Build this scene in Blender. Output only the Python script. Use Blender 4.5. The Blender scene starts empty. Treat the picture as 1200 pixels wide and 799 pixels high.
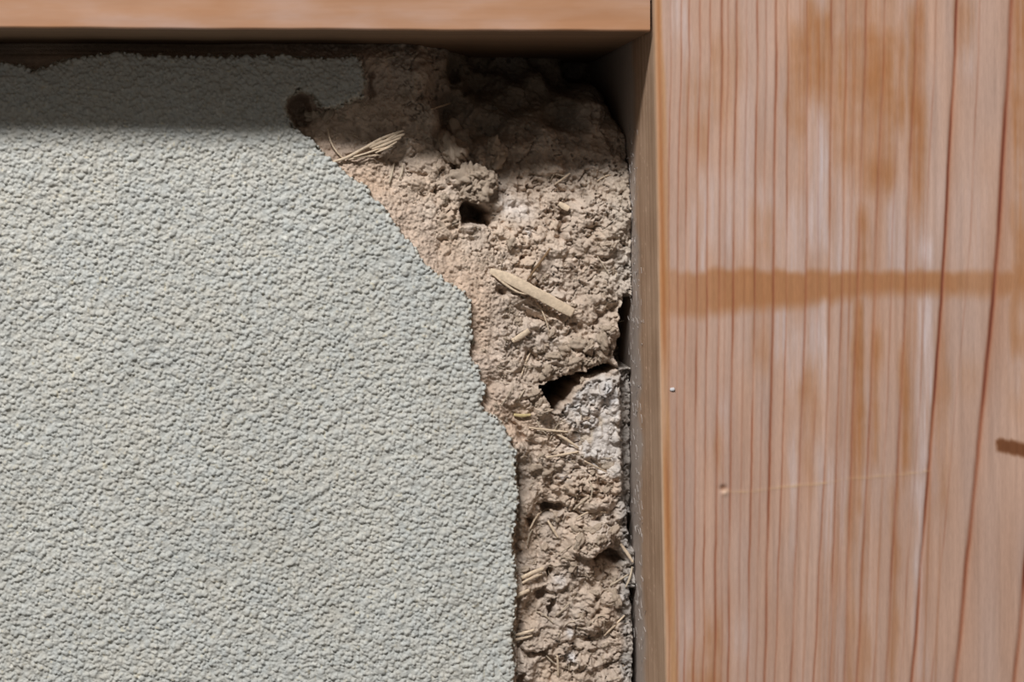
import bpy, math, random
import numpy as np
from mathutils import Vector

# ------------------------------------------------------------------ frame of reference
# Real metres.  Plaster surface lies in the plane Y = 0, the room is on the -Y side.
S = 0.0002          # 1 photo pixel = 0.2 mm on the plaster surface
D = 0.480           # camera to plaster
REC = 0.024         # the timber faces stand 24 mm proud of the plaster
CX, CY = 300.0, 278.0
Z0 = 1.70

scene = bpy.context.scene
COL = scene.collection

# ------------------------------------------------------------------ camera
cd = bpy.data.cameras.new('camera'); cam = bpy.data.objects.new('camera', cd); COL.objects.link(cam)
cam.location = (0, -D, Z0); cam.rotation_euler = (math.pi/2, 0, 0)
cd.sensor_width = 36; cd.lens = 72
cd.shift_x = (600-CX)/1200; cd.shift_y = -(399.5-CY)/1200
cd.clip_start = 0.01; cd.clip_end = 20
cd.dof.use_dof = True; cd.dof.focus_distance = D; cd.dof.aperture_fstop = 20
scene.camera = cam

# ------------------------------------------------------------------ world, lamp, exposure
w = bpy.data.worlds.new('room_light'); scene.world = w; w.use_nodes = True
bg = w.node_tree.nodes['Background']
bg.inputs[0].default_value = (1.0, 0.93, 0.83, 1); bg.inputs[1].default_value = 0.122
ld = bpy.data.lights.new('ceiling_lamp', 'AREA'); lamp = bpy.data.objects.new('ceiling_lamp', ld); COL.objects.link(lamp)
ld.shape = 'RECTANGLE'; ld.size = 0.62; ld.size_y = 0.075
ld.energy = 25.8; ld.color = (1.0, 0.985, 0.96)
lamp.location = (-0.40, -0.96, Z0 + 0.975)
lamp.rotation_euler = (Vector((0.03, 0, Z0)) - lamp.location).to_track_quat('-Z', 'Y').to_euler()
scene.view_settings.view_transform = 'Standard'
scene.view_settings.look = 'None'
scene.view_settings.exposure = 0.0
scene.view_settings.gamma = 1.0
scene.view_settings.use_curve_mapping = False

# ------------------------------------------------------------------ helpers
def lin(c):
    c = np.asarray(c, float)/255.0
    return np.where(c <= 0.04045, c/12.92, ((c+0.055)/1.055)**2.4)

def lin4(c): return tuple(float(v) for v in lin(c)) + (1.0,)

def W(px, py, d=0.0):
    """photo pixel at depth d (metres behind the plaster) -> world point"""
    k = 1 + d/D
    return Vector(((px-CX)*S*k, d, Z0 + (CY-py)*S*k))

def UV(px, py, d):
    """photo pixel at depth d -> plaster-pixel coordinates of that point"""
    k = 1 + d/D
    return CX + (px-CX)*k, CY + (py-CY)*k

def UVs(pts, d): return [UV(x, y, d) for x, y in pts]

def sst(a, b, x):
    t = np.clip((x-a)/(b-a), 0, 1); return t*t*(3-2*t)

def noise(x, y, scale, seed, ys=None):
    """smooth value noise, -1..1; ys = scale along y"""
    ys = ys or scale
    rng = np.random.RandomState(seed)
    T = rng.rand(257, 257)*2-1
    fx = np.asarray(x)/scale + 1000.3; fy = np.asarray(y)/ys + 1000.7
    ix = np.floor(fx).astype(int); iy = np.floor(fy).astype(int)
    tx = fx-ix; ty = fy-iy
    tx = tx*tx*tx*(tx*(tx*6-15)+10); ty = ty*ty*ty*(ty*(ty*6-15)+10)
    a = T[iy % 257, ix % 257]; b = T[iy % 257, (ix+1) % 257]
    c = T[(iy+1) % 257, ix % 257]; d = T[(iy+1) % 257, (ix+1) % 257]
    return (a*(1-tx)+b*tx)*(1-ty) + (c*(1-tx)+d*tx)*ty

def fbm(x, y, scale, seed, octv=4, gain=0.5):
    out = 0; amp = 1
    for i in range(octv):
        r = 0.6*i
        xr = x*math.cos(r)-y*math.sin(r); yr = x*math.sin(r)+y*math.cos(r)
        out = out + amp*noise(xr, yr, scale/2**i, seed+i*17); amp *= gain
    return out

def poly_sd(x, y, poly, closed=True):
    """signed distance, positive inside"""
    P = np.asarray(poly, float); n = len(P)
    dist = np.full(np.shape(x), 1e9); inside = np.zeros(np.shape(x), bool)
    for i in range(n):
        a = P[i]; b = P[(i+1) % n]
        e = b-a; L = e@e + 1e-12
        t = np.clip(((x-a[0])*e[0]+(y-a[1])*e[1])/L, 0, 1)
        dist = np.minimum(dist, np.hypot(x-a[0]-t*e[0], y-a[1]-t*e[1]))
        if a[1] != b[1]:
            c = (y >= min(a[1], b[1])) & (y < max(a[1], b[1]))
            xi = a[0] + (y-a[1])*e[0]/e[1]
            inside ^= c & (x < xi)
    return np.where(inside, dist, -dist)

def mesh_np(name, V, F, col=None, smooth=True):
    me = bpy.data.meshes.new(name)
    V = np.asarray(V, np.float32); F = np.asarray(F, np.int32)
    k = F.shape[1]
    me.vertices.add(len(V)); me.vertices.foreach_set('co', V.ravel())
    me.loops.add(F.size); me.loops.foreach_set('vertex_index', F.ravel())
    me.polygons.add(len(F))
    me.polygons.foreach_set('loop_start', np.arange(0, F.size, k, dtype=np.int32))
    me.polygons.foreach_set('use_smooth', np.full(len(F), smooth))
    me.update(calc_edges=True)
    if col is not None:
        ca = me.color_attributes.new('tint', 'FLOAT_COLOR', 'POINT')
        c4 = np.ones((len(V), 4), np.float32); c4[:, :3] = col
        ca.data.foreach_set('color', c4.ravel())
    return me

def grid_faces(nr, nc):
    i = np.arange(nr*nc).reshape(nr, nc)
    return np.stack([i[:-1, :-1], i[1:, :-1], i[1:, 1:], i[:-1, 1:]], -1).reshape(-1, 4)

def obj(name, me, mat=None, parent=None, **props):
    o = bpy.data.objects.new(name, me); COL.objects.link(o)
    if mat and me and not me.materials: me.materials.append(mat)
    if parent: o.parent = parent
    for k, v in props.items(): o[k] = v
    return o

# ------------------------------------------------------------------ materials
def new_mat(name, rough=0.9, spec=0.2):
    m = bpy.data.materials.new(name); m.use_nodes = True
    nt = m.node_tree; b = nt.nodes['Principled BSDF']
    b.inputs['Roughness'].default_value = rough
    b.inputs['Specular IOR Level'].default_value = spec
    return m, nt, b

def nd(nt, t, **kw):
    n = nt.nodes.new(t)
    for k, v in kw.items(): setattr(n, k, v)
    return n

def vary(nt, src, fac_sock, lo, hi):
    """multiply colour socket src by lo..hi following fac"""
    mr = nd(nt, 'ShaderNodeMapRange'); nt.links.new(fac_sock, mr.inputs[0])
    mr.inputs[1].default_value = 0.3; mr.inputs[2].default_value = 0.7
    mr.inputs[3].default_value = lo; mr.inputs[4].default_value = hi
    vm = nd(nt, 'ShaderNodeVectorMath', operation='SCALE')
    nt.links.new(src, vm.inputs[0]); nt.links.new(mr.outputs[0], vm.inputs['Scale'])
    return vm.outputs[0]

def tex_noise(nt, scale, detail=3, stretch=None):
    tc = nd(nt, 'ShaderNodeTexCoord'); out = tc.outputs['Object']
    if stretch:
        mp = nd(nt, 'ShaderNodeMapping'); mp.inputs['Scale'].default_value = stretch
        nt.links.new(out, mp.inputs[0]); out = mp.outputs[0]
    n = nd(nt, 'ShaderNodeTexNoise'); n.inputs['Scale'].default_value = scale; n.inputs['Detail'].default_value = detail
    nt.links.new(out, n.inputs['Vector'])
    return n.outputs['Fac']

def bump(nt, b, h, strength, dist):
    bp = nd(nt, 'ShaderNodeBump'); bp.inputs['Strength'].default_value = strength; bp.inputs['Distance'].default_value = dist
    nt.links.new(h, bp.inputs['Height']); nt.links.new(bp.outputs[0], b.inputs['Normal'])

def attr_mat(name, rough, spec, vscale, vr, bscale, bdist, stretch=None):
    m, nt, b = new_mat(name, rough, spec)
    a = nd(nt, 'ShaderNodeAttribute', attribute_name='tint')
    c = vary(nt, a.outputs['Color'], tex_noise(nt, vscale, 4, stretch), 1-vr, 1+vr)
    nt.links.new(c, b.inputs['Base Color'])
    if stretch:
        c = vary(nt, c, tex_noise(nt, 2600, 3, (1, 1, .22)), 1-vr*.9, 1+vr*.9)
        nt.links.new(c, b.inputs['Base Color'])
    bump(nt, b, tex_noise(nt, bscale, 4, stretch), 0.6, bdist)
    return m

def plain_mat(name, rgb, rough=0.9, spec=0.2, vscale=900, vr=0.12, bscale=2500, bdist=0.0002, stretch=None):
    m, nt, b = new_mat(name, rough, spec)
    c = nd(nt, 'ShaderNodeRGB'); c.outputs[0].default_value = lin4(rgb)
    v = vary(nt, c.outputs[0], tex_noise(nt, vscale, 4, stretch), 1-vr, 1+vr)
    nt.links.new(v, b.inputs['Base Color'])
    bump(nt, b, tex_noise(nt, bscale, 3, stretch), 0.6, bdist)
    return m

M_plaster = attr_mat('sand_plaster', 1.0, 0.05, 1400, 0.05, 3200, 0.00022)
M_mud = attr_mat('mud_daub', 1.0, 0.05, 700, 0.10, 2600, 0.00035)
M_post = attr_mat('weathered_cedar', 0.62, 0.28, 900, 0.05, 1600, 0.00006, (1, 1, 0.06))
M_clod = plain_mat('daub_clod', (196, 178, 160), 1.0, 0.05, 700, .12, 1800, 0.0006)
M_straw = plain_mat('dry_straw', (212, 192, 168), 0.75, 0.25, 1200, .16, 2500, 0.00015)
M_straw_y = plain_mat('yellow_straw', (192, 173, 128), 0.7, 0.25, 1200, .14, 2500, 0.00015)
M_fibre = plain_mat('straw_fibre', (184, 169, 150), 0.85, 0.15)
M_root = plain_mat('brown_stem', (128, 104, 80), 0.85, 0.15)
M_white = plain_mat('lime_fleck', (205, 203, 206), 0.9, 0.1)

# ------------------------------------------------------------------ timber post
F1 = 1 - REC/D                       # scale of the front timber plane against the plaster plane
def front(px, py): return (px-CX)*S*F1, Z0 + (CY-py)*S*F1
LEAN = 14.0/760                       # the post leans: its foot stands to the right
def lean_px(py): return (py-40)*LEAN  # in front-plane pixels

yy = np.array([0, 73, 273, 473, 725, 799.])
LINES = [  # x at y = 73, 273, 473, 725 ; half width ; depth of colour ; tail width to the right
 (786, 783.8, 783.8, 784, 1.0, .45, 2), (798, 794.5, 793.4, 793.4, 1.0, .6, 2), (807.3, 804, 802, 801.8, 1.1, .6, 2),
 (820, 817.2, 815.5, 813.2, 1.2, .7, 3), (832, 828.8, 827.3, 824.5, 1.1, .7, 3), (845.8, 843.4, 840.7, 838, 1.5, .8, 4),
 (863, 860, 857, 854, 1.4, .8, 4), (887.4, 885.2, 882, 877, 1.3, .75, 4), (909.4, 907.2, 903.5, 897.5, 1.6, .95, 4),
 (923.5, 922.6, 919, 910.3, 1.1, .6, 6), (946, 946, 940, 929.5, 1.6, .6, 8), (974.5, 972.7, 970, 957, 1.3, .65, 5),
 (991.4, 988.6, 982, 974.5, 1.2, .6, 5), (1013.5, 1007, 999.5, 991.5, 1.6, .6, 13), (1035, 1027, 1020, 1007.5, 1.6, .65, 11),
 (1072, 1063.5, 1055.5, 1042, 1.8, .65, 12), (1118.4, 1108.3, 1094.6, 1074.4, 1.8, 1.35, 9), (1182, 1170.7, 1152, 1126.7, 2.6, 1.5, 14),
 (1252, 1240, 1222, 1196, 2.6, 1.4, 12), (1300, 1292, 1280, 1262, 2, 1.1, 12)]
EXTRA = [(853, 850, 848, 846), (875, 873, 870, 866), (898, 896, 893, 887), (960, 959, 956, 944), (1002, 998, 991, 983), (1055, 1046, 1040, 1027), (1095, 1086, 1078, 1060), (1146, 1138, 1120, 1098)]

def line_x(L, y):
    x0 = L[0]-(L[1]-L[0])*73/200.
    xe = L[3]+(L[3]-L[2])*(250/252.)
    return np.interp(y, [-400, 0, 73, 273, 473, 725, 975, 1200], [x0, x0, L[0], L[1], L[2], L[3], xe, xe])

def build_post():
    # cross-section as (side-depth | front px) columns
    rad = 5.0                                                # rounded arris, front pixels
    side = np.concatenate([np.linspace(0.075, 0.012, 22), np.linspace(0.011, -REC+0.0014, 64)])
    arc = np.linspace(0, 1, 9)[1:-1]*math.pi/2
    frontx = np.concatenate([np.arange(766+rad, 1212, 1.0), np.arange(1216, 1330, 6.)])
    rows = np.concatenate([np.arange(-330, -12, 12.), np.arange(-12, 812, 2.0), np.arange(812, 1150, 12.)])
    PXs = []; YD = []
    for s_ in side: PXs.append(766.0); YD.append(s_)
    r_m = rad*S*F1
    for a in arc:
        PXs.append(766+rad*(1-math.cos(a))); YD.append(-REC + r_m*(1-math.sin(a)))
    for x in frontx: PXs.append(x); YD.append(-REC)
    for s_ in (-REC+0.0015, 0.075): PXs.append(1330.); YD.append(s_)
    PXs.append(766.); YD.append(0.075)
    PXs = np.array(PXs); YD = np.array(YD)
    nc, nr = len(PXs), len(rows)
    PX = np.broadcast_to(PXs, (nr, nc)).copy(); PY = np.broadcast_to(rows[:, None], (nr, nc)).copy()
    Yw = np.broadcast_to(YD, (nr, nc)).copy()
    isf = (YD <= -REC+1e-9)[None, :] & np.ones((nr, 1), bool)
    X = PX + lean_px(PY)
    # ---- growth ring colour and relief on the face, in face pixels (x includes the lean)
    x, y = X, PY
    wob = noise(x*0, y, 60, 5)*0.8 + noise(x*0+3, y, 14, 6)*0.35
    dark = np.zeros_like(x); tail = np.zeros_like(x); rel = np.zeros_like(x); strip = np.zeros_like(x)
    for i, L in enumerate(LINES):
        lx = line_x(L, y) + wob
        dx = x-lx
        vv = 0.72 + 0.4*noise(x*0+i*37, y, 70, 40+i)
        dark = np.maximum(dark, L[5]*vv*np.exp(-(dx/L[4])**2))
        tail = np.maximum(tail, L[5]*vv*np.where(dx > 0, np.exp(-dx/L[6]*1.6), 0))
        rel -= (0.55*L[5])*np.exp(-(dx/(L[4]*1.3))**2) * (1.6 if L[5] > 1.2 else 1)
        strip += (dx > 0)
    for i, L in enumerate(EXTRA):
        dx = x-line_x(L, y)-wob
        dark = np.maximum(dark, 0.3*(0.7+0.5*noise(x*0, y, 60, 90+i))*np.exp(-(dx/1.3)**2))
    rs = np.random.RandomState(8); off = rs.randn(40)
    so = off[strip.astype(int)]
    ye = y + so*9 + 6*noise(x, y, 9, 12, 30)
    xe = x + 3*noise(x, y, 12, 13, 40)
    def patch(x0, x1, y0, y1, fx=6, fy=24):
        return sst(x0-fx, x0+fx, xe)*(1-sst(x1-fx, x1+fx, xe))*sst(y0-fy, y0+fy, ye)*(1-sst(y1-fy, y1+fy, ye))
    org = np.zeros_like(x); pale = np.zeros_like(x)
    for p, a in [((922, 1062, 25, 150), .75), ((1010, 1047, 25, 215), .8), ((985, 1048, 40, 190), .5), ((968, 1048, -300, 190), .35), ((940, 954, 15, 100), .9),
                 ((800, 856, 70, 165), .45), ((856, 870, 40, 120), .25), ((1066, 1084, 10, 250), .85), ((1186, 1300, -300, 420), .8),
                 ((1005, 1016, 245, 330), .8), ((922, 944, 40, 105), .35), ((1180, 1210, 430, 480), .25),
                 ((988, 1048, 20, 205), .55), ((925, 985, 20, 130), .3), ((999, 1012, 340, 600), .95), ((1021, 1032, 385, 540), .75), ((1056, 1066, 400, 570), .85), ((1044, 1051, 560, 900), .6),
                 ((993, 1003, 560, 900), .45), ((1009, 1018, 560, 900), .5), ((936, 958, 440, 520), .55), ((945, 952, 470, 600), .4),
                 ((806, 848, 745, 1000), .6), ((838, 852, 735, 1000), .35), ((880, 900, 395, 440), .3), ((840, 846, 520, 560), .6),
                 ((1096, 1112, 380, 600), .35), ((1125, 1150, 420, 460), .25), ((880, 905, 255, 310), .35), ((1120, 1140, 0, 60), .5)]:
        org = np.maximum(org, a*patch(*p))
    org *= np.clip(0.72+0.3*fbm(x, y, 40, 71, 3)+.28*noise(x, y, 3.2, 74, 70), 0, 1.2)
    # the horizontal uncleaned band
    ye2 = y + so*1.0 + 2.5*noise(x, y, 8, 22, 25)
    lo = np.interp(x, [766, 830, 925, 990, 1040, 1200], [372, 372, 362, 352, 346, 348])
    band = sst(312, 324, ye2)*(1-sst(lo-12, lo+8, ye2))
    band *= np.interp(x, [770, 800, 850, 1110, 1140, 1210], [.45, .65, 1, 1, .75, .85])
    org = np.maximum(org, 0.82*band)
    for p, a in [((800, 950, 225, 314), .4), ((952, 974, 150, 300), .8), ((1072, 1092, 285, 318), 1.1), ((1074, 1092, 352, 560), .75), ((948, 966, 380, 470), .8),
                 ((820, 832, 180, 318), .55), ((925, 945, 220, 318), .6), ((995, 1005, 215, 320), .4), ((1042, 1062, 210, 320), .5), ((903, 925, 365, 430), .55), ((920, 968, 370, 450), .6), ((945, 975, 140, 312), .7), ((868, 884, 120, 300), .3), ((1078, 1094, 360, 560), .9), ((786, 808, -20, 60), .6), ((960, 968, 360, 480), .7),
                 ((1008, 1020, 440, 720), .5), ((1070, 1086, 560, 800), .6), ((925, 938, 500, 640), .6), ((960, 990, 520, 640), .45), ((980, 998, 180, 318), .5),
                 ((1020, 1040, -300, 20), .5), ((1045, 1064, 40, 80), .35), ((1122, 1142, 40, 85), .4), ((850, 880, 740, 790), .4), ((795, 815, 690, 770), .35),
                 ((1100, 1160, 215, 315), .22), ((960, 975, -20, 100), .35), ((985, 990, 100, 315), .3), ((840, 860, 480, 520), .35), ((1180, 1200, 400, 470), .3)]:
        pale = np.maximum(pale, a*patch(*p))
    pale *= np.clip(0.85+0.5*noise(x, y, 4, 31, 60)+0.25*noise(x, y, 2.2, 32, 30), 0, 1.6)*(1-0.8*np.clip(org, 0, 1))
    base = np.array([188, 155, 138.]); C = np.broadcast_to(base, x.shape+(3,)).copy()
    C += (noise(x, y, 30, 51, 160)*5 + noise(x, y, 7, 52, 120)*4 + noise(x, y, 2.5, 53, 70)*3.5)[..., None]*np.array([1, .95, .9])
    C += (noise(x, y, 22, 54, 90)*5)[..., None]*np.array([.6, -.1, -.7])
    def mixc(C, rgb, a):
        a = np.clip(a, 0, 1)[..., None]; return C*(1-a)+np.array(rgb, float)*a
    C = mixc(C, (204, 186, 184), pale*0.95)
    C = mixc(C, (164, 108, 64), org*0.9)
    C = mixc(C, (158, 102, 70), np.clip(tail, 0, 1)*0.5)
    C = mixc(C, (134, 72, 48), np.clip(dark, 0, 1.3)*0.8)
    C = mixc(C, (92, 48, 42), np.clip(dark-0.85, 0, 1)*1.1)
    stk = np.clip(noise(x - line_x(LINES[9], y), y, 5, 55, 500)*.7 + noise(x - line_x(LINES[9], y), y, 2.4, 56, 300)*.5, 0, 1)*sst(905, 950, x)*(1-sst(1090, 1110, x))
    C = mixc(C, (158, 104, 72), stk*.42)
    # honey-coloured strip along the arris
    ax = x - (766+lean_px(y))
    stripe = (1-sst(9+3*noise(x*0, y, 90, 61), 15+3*noise(x*0, y, 90, 61), ax))
    C = mixc(C, (186, 138, 94), stripe*(0.54+0.25*noise(x, y, 5, 62, 60)))
    st2 = np.exp(-((ax-6)/3.0)**2)*np.clip(noise(x*0, y, 110, 63)+.35, 0, 1)
    C = mixc(C, (160, 96, 50), st2*0.6)
    # dark brown smear near the right edge
    sm = poly_sd(x + noise(x, y, 3, 64)*1.2, y - (x-1180)*0.12, [(1166, 518), (1172, 514), (1190, 515), (1206, 517), (1206, 534), (1185, 533), (1168, 530)])
    C = mixc(C, (112, 66, 38), sst(-2.5, 4, sm + 1.3*noise(x, y, 3.5, 65, 12))*0.92)
    # thin scratch with raised ochre lip
    sy = np.interp(x, [843, 860, 925, 968, 1010, 1090], [574, 577, 570, 565, 560, 552])
    sc = np.exp(-((y-sy-1.2*noise(x, y, 14, 66))/1.5)**2)*np.clip(.8+.5*noise(x, y, 9, 67), 0, 1)*sst(846, 852, x)*(1-sst(1086, 1092, x))*np.interp(x, [845, 900, 925, 966, 972, 1025, 1085], [.8, .45, .9, .95, .3, .5, .7])
    C = mixc(C, (205, 170, 126), sc*.55); rel += sc*.6
    nick = np.exp(-((x-848)/4)**2-((y-572)/3.0)**2); C = mixc(C, (120, 80, 56), nick*0.7); rel -= nick*3
    nick = np.exp(-((x-849)/4)**2-((y-577)/3.5)**2); C = mixc(C, (222, 190, 166), nick*0.7); rel += nick*2
    # side face: brown grey, dusty toward the wall
    sd = (~isf) & (PX <= 772)
    Cs = np.broadcast_to(np.array([172, 142, 118.]), x.shape+(3,)).copy()
    dep = Yw*1000
    Cs += (noise(dep, y, 0.9, 81, 260)*13 + noise(dep, y, 0.35, 82, 200)*11 + fbm(dep*6, y, 50, 83)*9)[..., None]
    dust = sst(-4, 4, dep + 3*noise(x*0, y, 40, 84))
    Cs = Cs*(1-dust[..., None]*.8) + np.array([166, 157, 152.])*dust[..., None]*.8
    fl = np.clip(noise(dep*5, y, 2.6, 86, 5)-0.62, 0, 1)*3*np.exp(-((dep+9)/5)**2)
    Cs += fl[..., None]*60
    blend = (1-sst(0.6, 3.0, ax))*1.0
    blend = np.where(isf, np.where(ax < 8, blend, 0), np.where(sd, np.maximum(blend, 0), 0))
    C = C*(1-blend[..., None]) + Cs*blend[..., None]
    rel = np.where(isf, rel + 0.25*noise(x, y, 5, 95, 200) + 0.5*noise(x, y, 26, 96, 400), 0)
    Yw = Yw - rel*S*F1*0.9
    Xw = (X-CX)*S*F1; Zw = Z0 + (CY-PY)*S*F1
    V = np.stack([Xw, Yw, Zw], -1).reshape(-1, 3)
    f = grid_faces(nr, nc)
    # end caps as fans around a centre vertex
    V = np.vstack([V, [[(1050-CX)*S*F1, 0.02, V[0, 2]], [(1050-CX)*S*F1, 0.02, V[-1, 2]]]])
    n = nr*nc; a = np.arange(nc-1)
    cap1 = np.stack([a, a+1, np.full(nc-1, n), np.full(nc-1, n)], -1)
    b = a + (nr-1)*nc
    cap2 = np.stack([b+1, b, np.full(nc-1, n+1), np.full(nc-1, n+1)], -1)
    colr = np.vstack([lin(np.clip(C, 0, 255)).reshape(-1, 3), [[.3, .2, .15]]*2])
    me = mesh_np('timber_post', V, f, colr)
    # caps added as triangles through bmesh
    import bmesh
    bm = bmesh.new(); bm.from_mesh(me); bm.verts.ensure_lookup_table()
    for c in list(cap1)+list(cap2):
        try: bm.faces.new([bm.verts[int(i)] for i in c[:3]])
        except ValueError: pass
    bm.to_mesh(me); bm.free()
    return obj('timber_post', me, M_post, label='weathered reddish cedar post with vertical grain lines and an orange-brown band across it', category='post')
post = build_post()
def post_u(py):   # plaster-pixel x of the post's left face
    return CX + (766 + (py-40)*LEAN - CX)*F1

# lime fleck on the post
def lump_mesh(name, r, seed, sub=2, rough=0.3, flat=(1, 1, 1), crumbly=False):
    import bmesh
    bm = bmesh.new(); bmesh.ops.create_icosphere(bm, subdivisions=sub, radius=1)
    rs = np.random.RandomState(seed)
    ks = rs.randn(10, 3)*np.linspace(1.2, 5, 10)[:, None]; ph = rs.rand(10)*6.28; am = rough/np.linspace(1, 3.2, 10)
    k2 = [rs.randn(3, 3)*f for f in (3.2, 7, 13)]; ph2 = rs.rand(3, 3)*6.28
    for v in bm.verts:
        p = np.array(v.co)
        s = 1 + float(np.sum(am*np.sin(ks@p+ph)))*0.6
        if crumbly:
            for q in range(3):
                s += (.17, .12, .07)[q]*(abs(float(np.sum(np.sin(k2[q]@p+ph2[q])))) - .9)
        v.co = Vector((p[0]*flat[0], p[1]*flat[1], p[2]*flat[2]))*(s*r)
    me = bpy.data.meshes.new(name); bm.to_mesh(me); bm.free()
    me.polygons.foreach_set('use_smooth', np.ones(len(me.polygons), bool))
    return me
fx, fz = front(788, 456)
o = obj('lime_fleck', lump_mesh('lime_fleck', 2.2*S, 3, 2, .4), M_white, post, label='tiny white fleck stuck on the wood')
o.location = (fx, -REC-0.0001, fz)

# ------------------------------------------------------------------ timber beam above the wall
def build_beam():
    m, nt, b = new_mat('planed_beam_wood', 0.6, 0.28)
    tc = nd(nt, 'ShaderNodeTexCoord')
    def ns(scale, st, det=4):
        mp = nd(nt, 'ShaderNodeMapping'); mp.inputs['Scale'].default_value = st
        nt.links.new(tc.outputs['Object'], mp.inputs[0])
        n = nd(nt, 'ShaderNodeTexNoise'); n.inputs['Scale'].default_value = scale; n.inputs['Detail'].default_value = det
        nt.links.new(mp.outputs[0], n.inputs['Vector']); return n.outputs['Fac']
    r1 = nd(nt, 'ShaderNodeValToRGB'); nt.links.new(ns(38, (1, 1, 3.2)), r1.inputs[0])
    e = r1.color_ramp.elements
    e[0].position = .34; e[0].color = lin4((176, 129, 96)); e[1].position = .66; e[1].color = lin4((188, 152, 133))
    x = e.new(.5); x.color = lin4((182, 139, 111))
    c = vary(nt, r1.outputs[0], ns(420, (.05, 1, 1)), .93, 1.06)
    c = vary(nt, c, ns(160, (.08, 1, 1)), .95, 1.04)
    nt.links.new(c, b.inputs['Base Color'])
    bump(nt, b, ns(500, (.04, 1, 1)), .4, .00008)
    # profile in (Y, Z) with eased lower arris, swept along X
    zb = (CY-37)*S*F1; zt = (CY+330)*S*F1; r = 0.0006
    prof = [(0.075, zb), (0.05, zb), (0.02, zb), (0, zb), (-0.015, zb)]
    for k in range(7):
        a = k/6*math.pi/2
        prof.append((-REC + r*(1-math.sin(a)), zb + r*(1-math.cos(a))))
    prof += [(-REC, zb+0.004), (-REC, zb+0.008), (-REC, zt), (0.075, zt)]
    xs = np.concatenate([np.linspace(-420, 700, 57), np.linspace(710, 761.8, 14)])
    V = []; n = len(prof)
    for x in xs:
        for (Y, Z) in prof:
            sag = (761-x)*0.0052*S          # the beam dips a little toward the post
            wv = 0.00006*math.sin(x*0.021)+0.00004*math.sin(x*.067+1)
            V.append(((x-CX)*S*F1, Y, Z0+Z+sag+(wv if Z < zb+.002 else 0)))
    Fq = []
    for i in range(len(xs)-1):
        for j in range(n):
            k = (j+1) % n
            Fq.append((i*n+j, i*n+k, (i+1)*n+k, (i+1)*n+j))
    me = bpy.data.meshes.new('timber_beam')
    me.from_pydata(V, [], Fq + [tuple(range(n))[::-1], tuple(range((len(xs)-1)*n, len(xs)*n))])
    me.polygons.foreach_set('use_smooth', [False]*len(me.polygons)); me.update()
    me.materials.append(m); me.materials.append(plain_mat('underside_shade_wood', (132, 108, 88), .9, .1, 300, .1, 900, .0001, (.05, 1, 1)))  # darker wood for the underside: shade beneath the beam painted into its colour
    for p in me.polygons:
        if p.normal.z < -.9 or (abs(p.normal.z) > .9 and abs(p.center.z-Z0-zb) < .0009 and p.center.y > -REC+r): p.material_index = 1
    return obj('timber_beam', me, m, label='smooth orange-brown wooden beam running horizontally above the wall', category='beam')
beam = build_beam()

# ------------------------------------------------------------------ outline where the plaster has broken away
EDGE = [(427, 60), (423, 76), (428, 95), (426, 112), (415, 114), (400, 122), (386, 124), (374, 121), (368, 112), (358, 106), (350, 104), (346, 108), (336, 114), (333, 124),
        (337, 140), (345, 152), (357, 157), (366, 163), (376, 176), (388, 186), (404, 200), (424, 216), (440, 234), (458, 255), (470, 272), (484, 284), (492, 300),
        (506, 316), (524, 331), (544, 344), (553, 356), (551, 374), (553, 398), (551, 414), (560, 428), (566, 446), (571, 456), (566, 470), (569, 482), (584, 490), (594, 500), (599, 516),
        (605, 532), (604, 560), (606, 585), (603, 612), (600, 640), (604, 668), (607, 694), (603, 720), (602, 752), (605, 780), (603, 800), (606, 860), (600, 960), (600, 1010)]
TOPE = [(-400, 66), (-60, 67), (0, 72), (22, 74), (36, 82), (58, 78), (78, 70), (100, 66), (150, 63), (200, 66), (250, 65), (300, 66), (345, 65), (352, 68), (400, 68), (418, 66)]
PLASTER = TOPE + EDGE[1:] + [(-400, 1010)]

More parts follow.
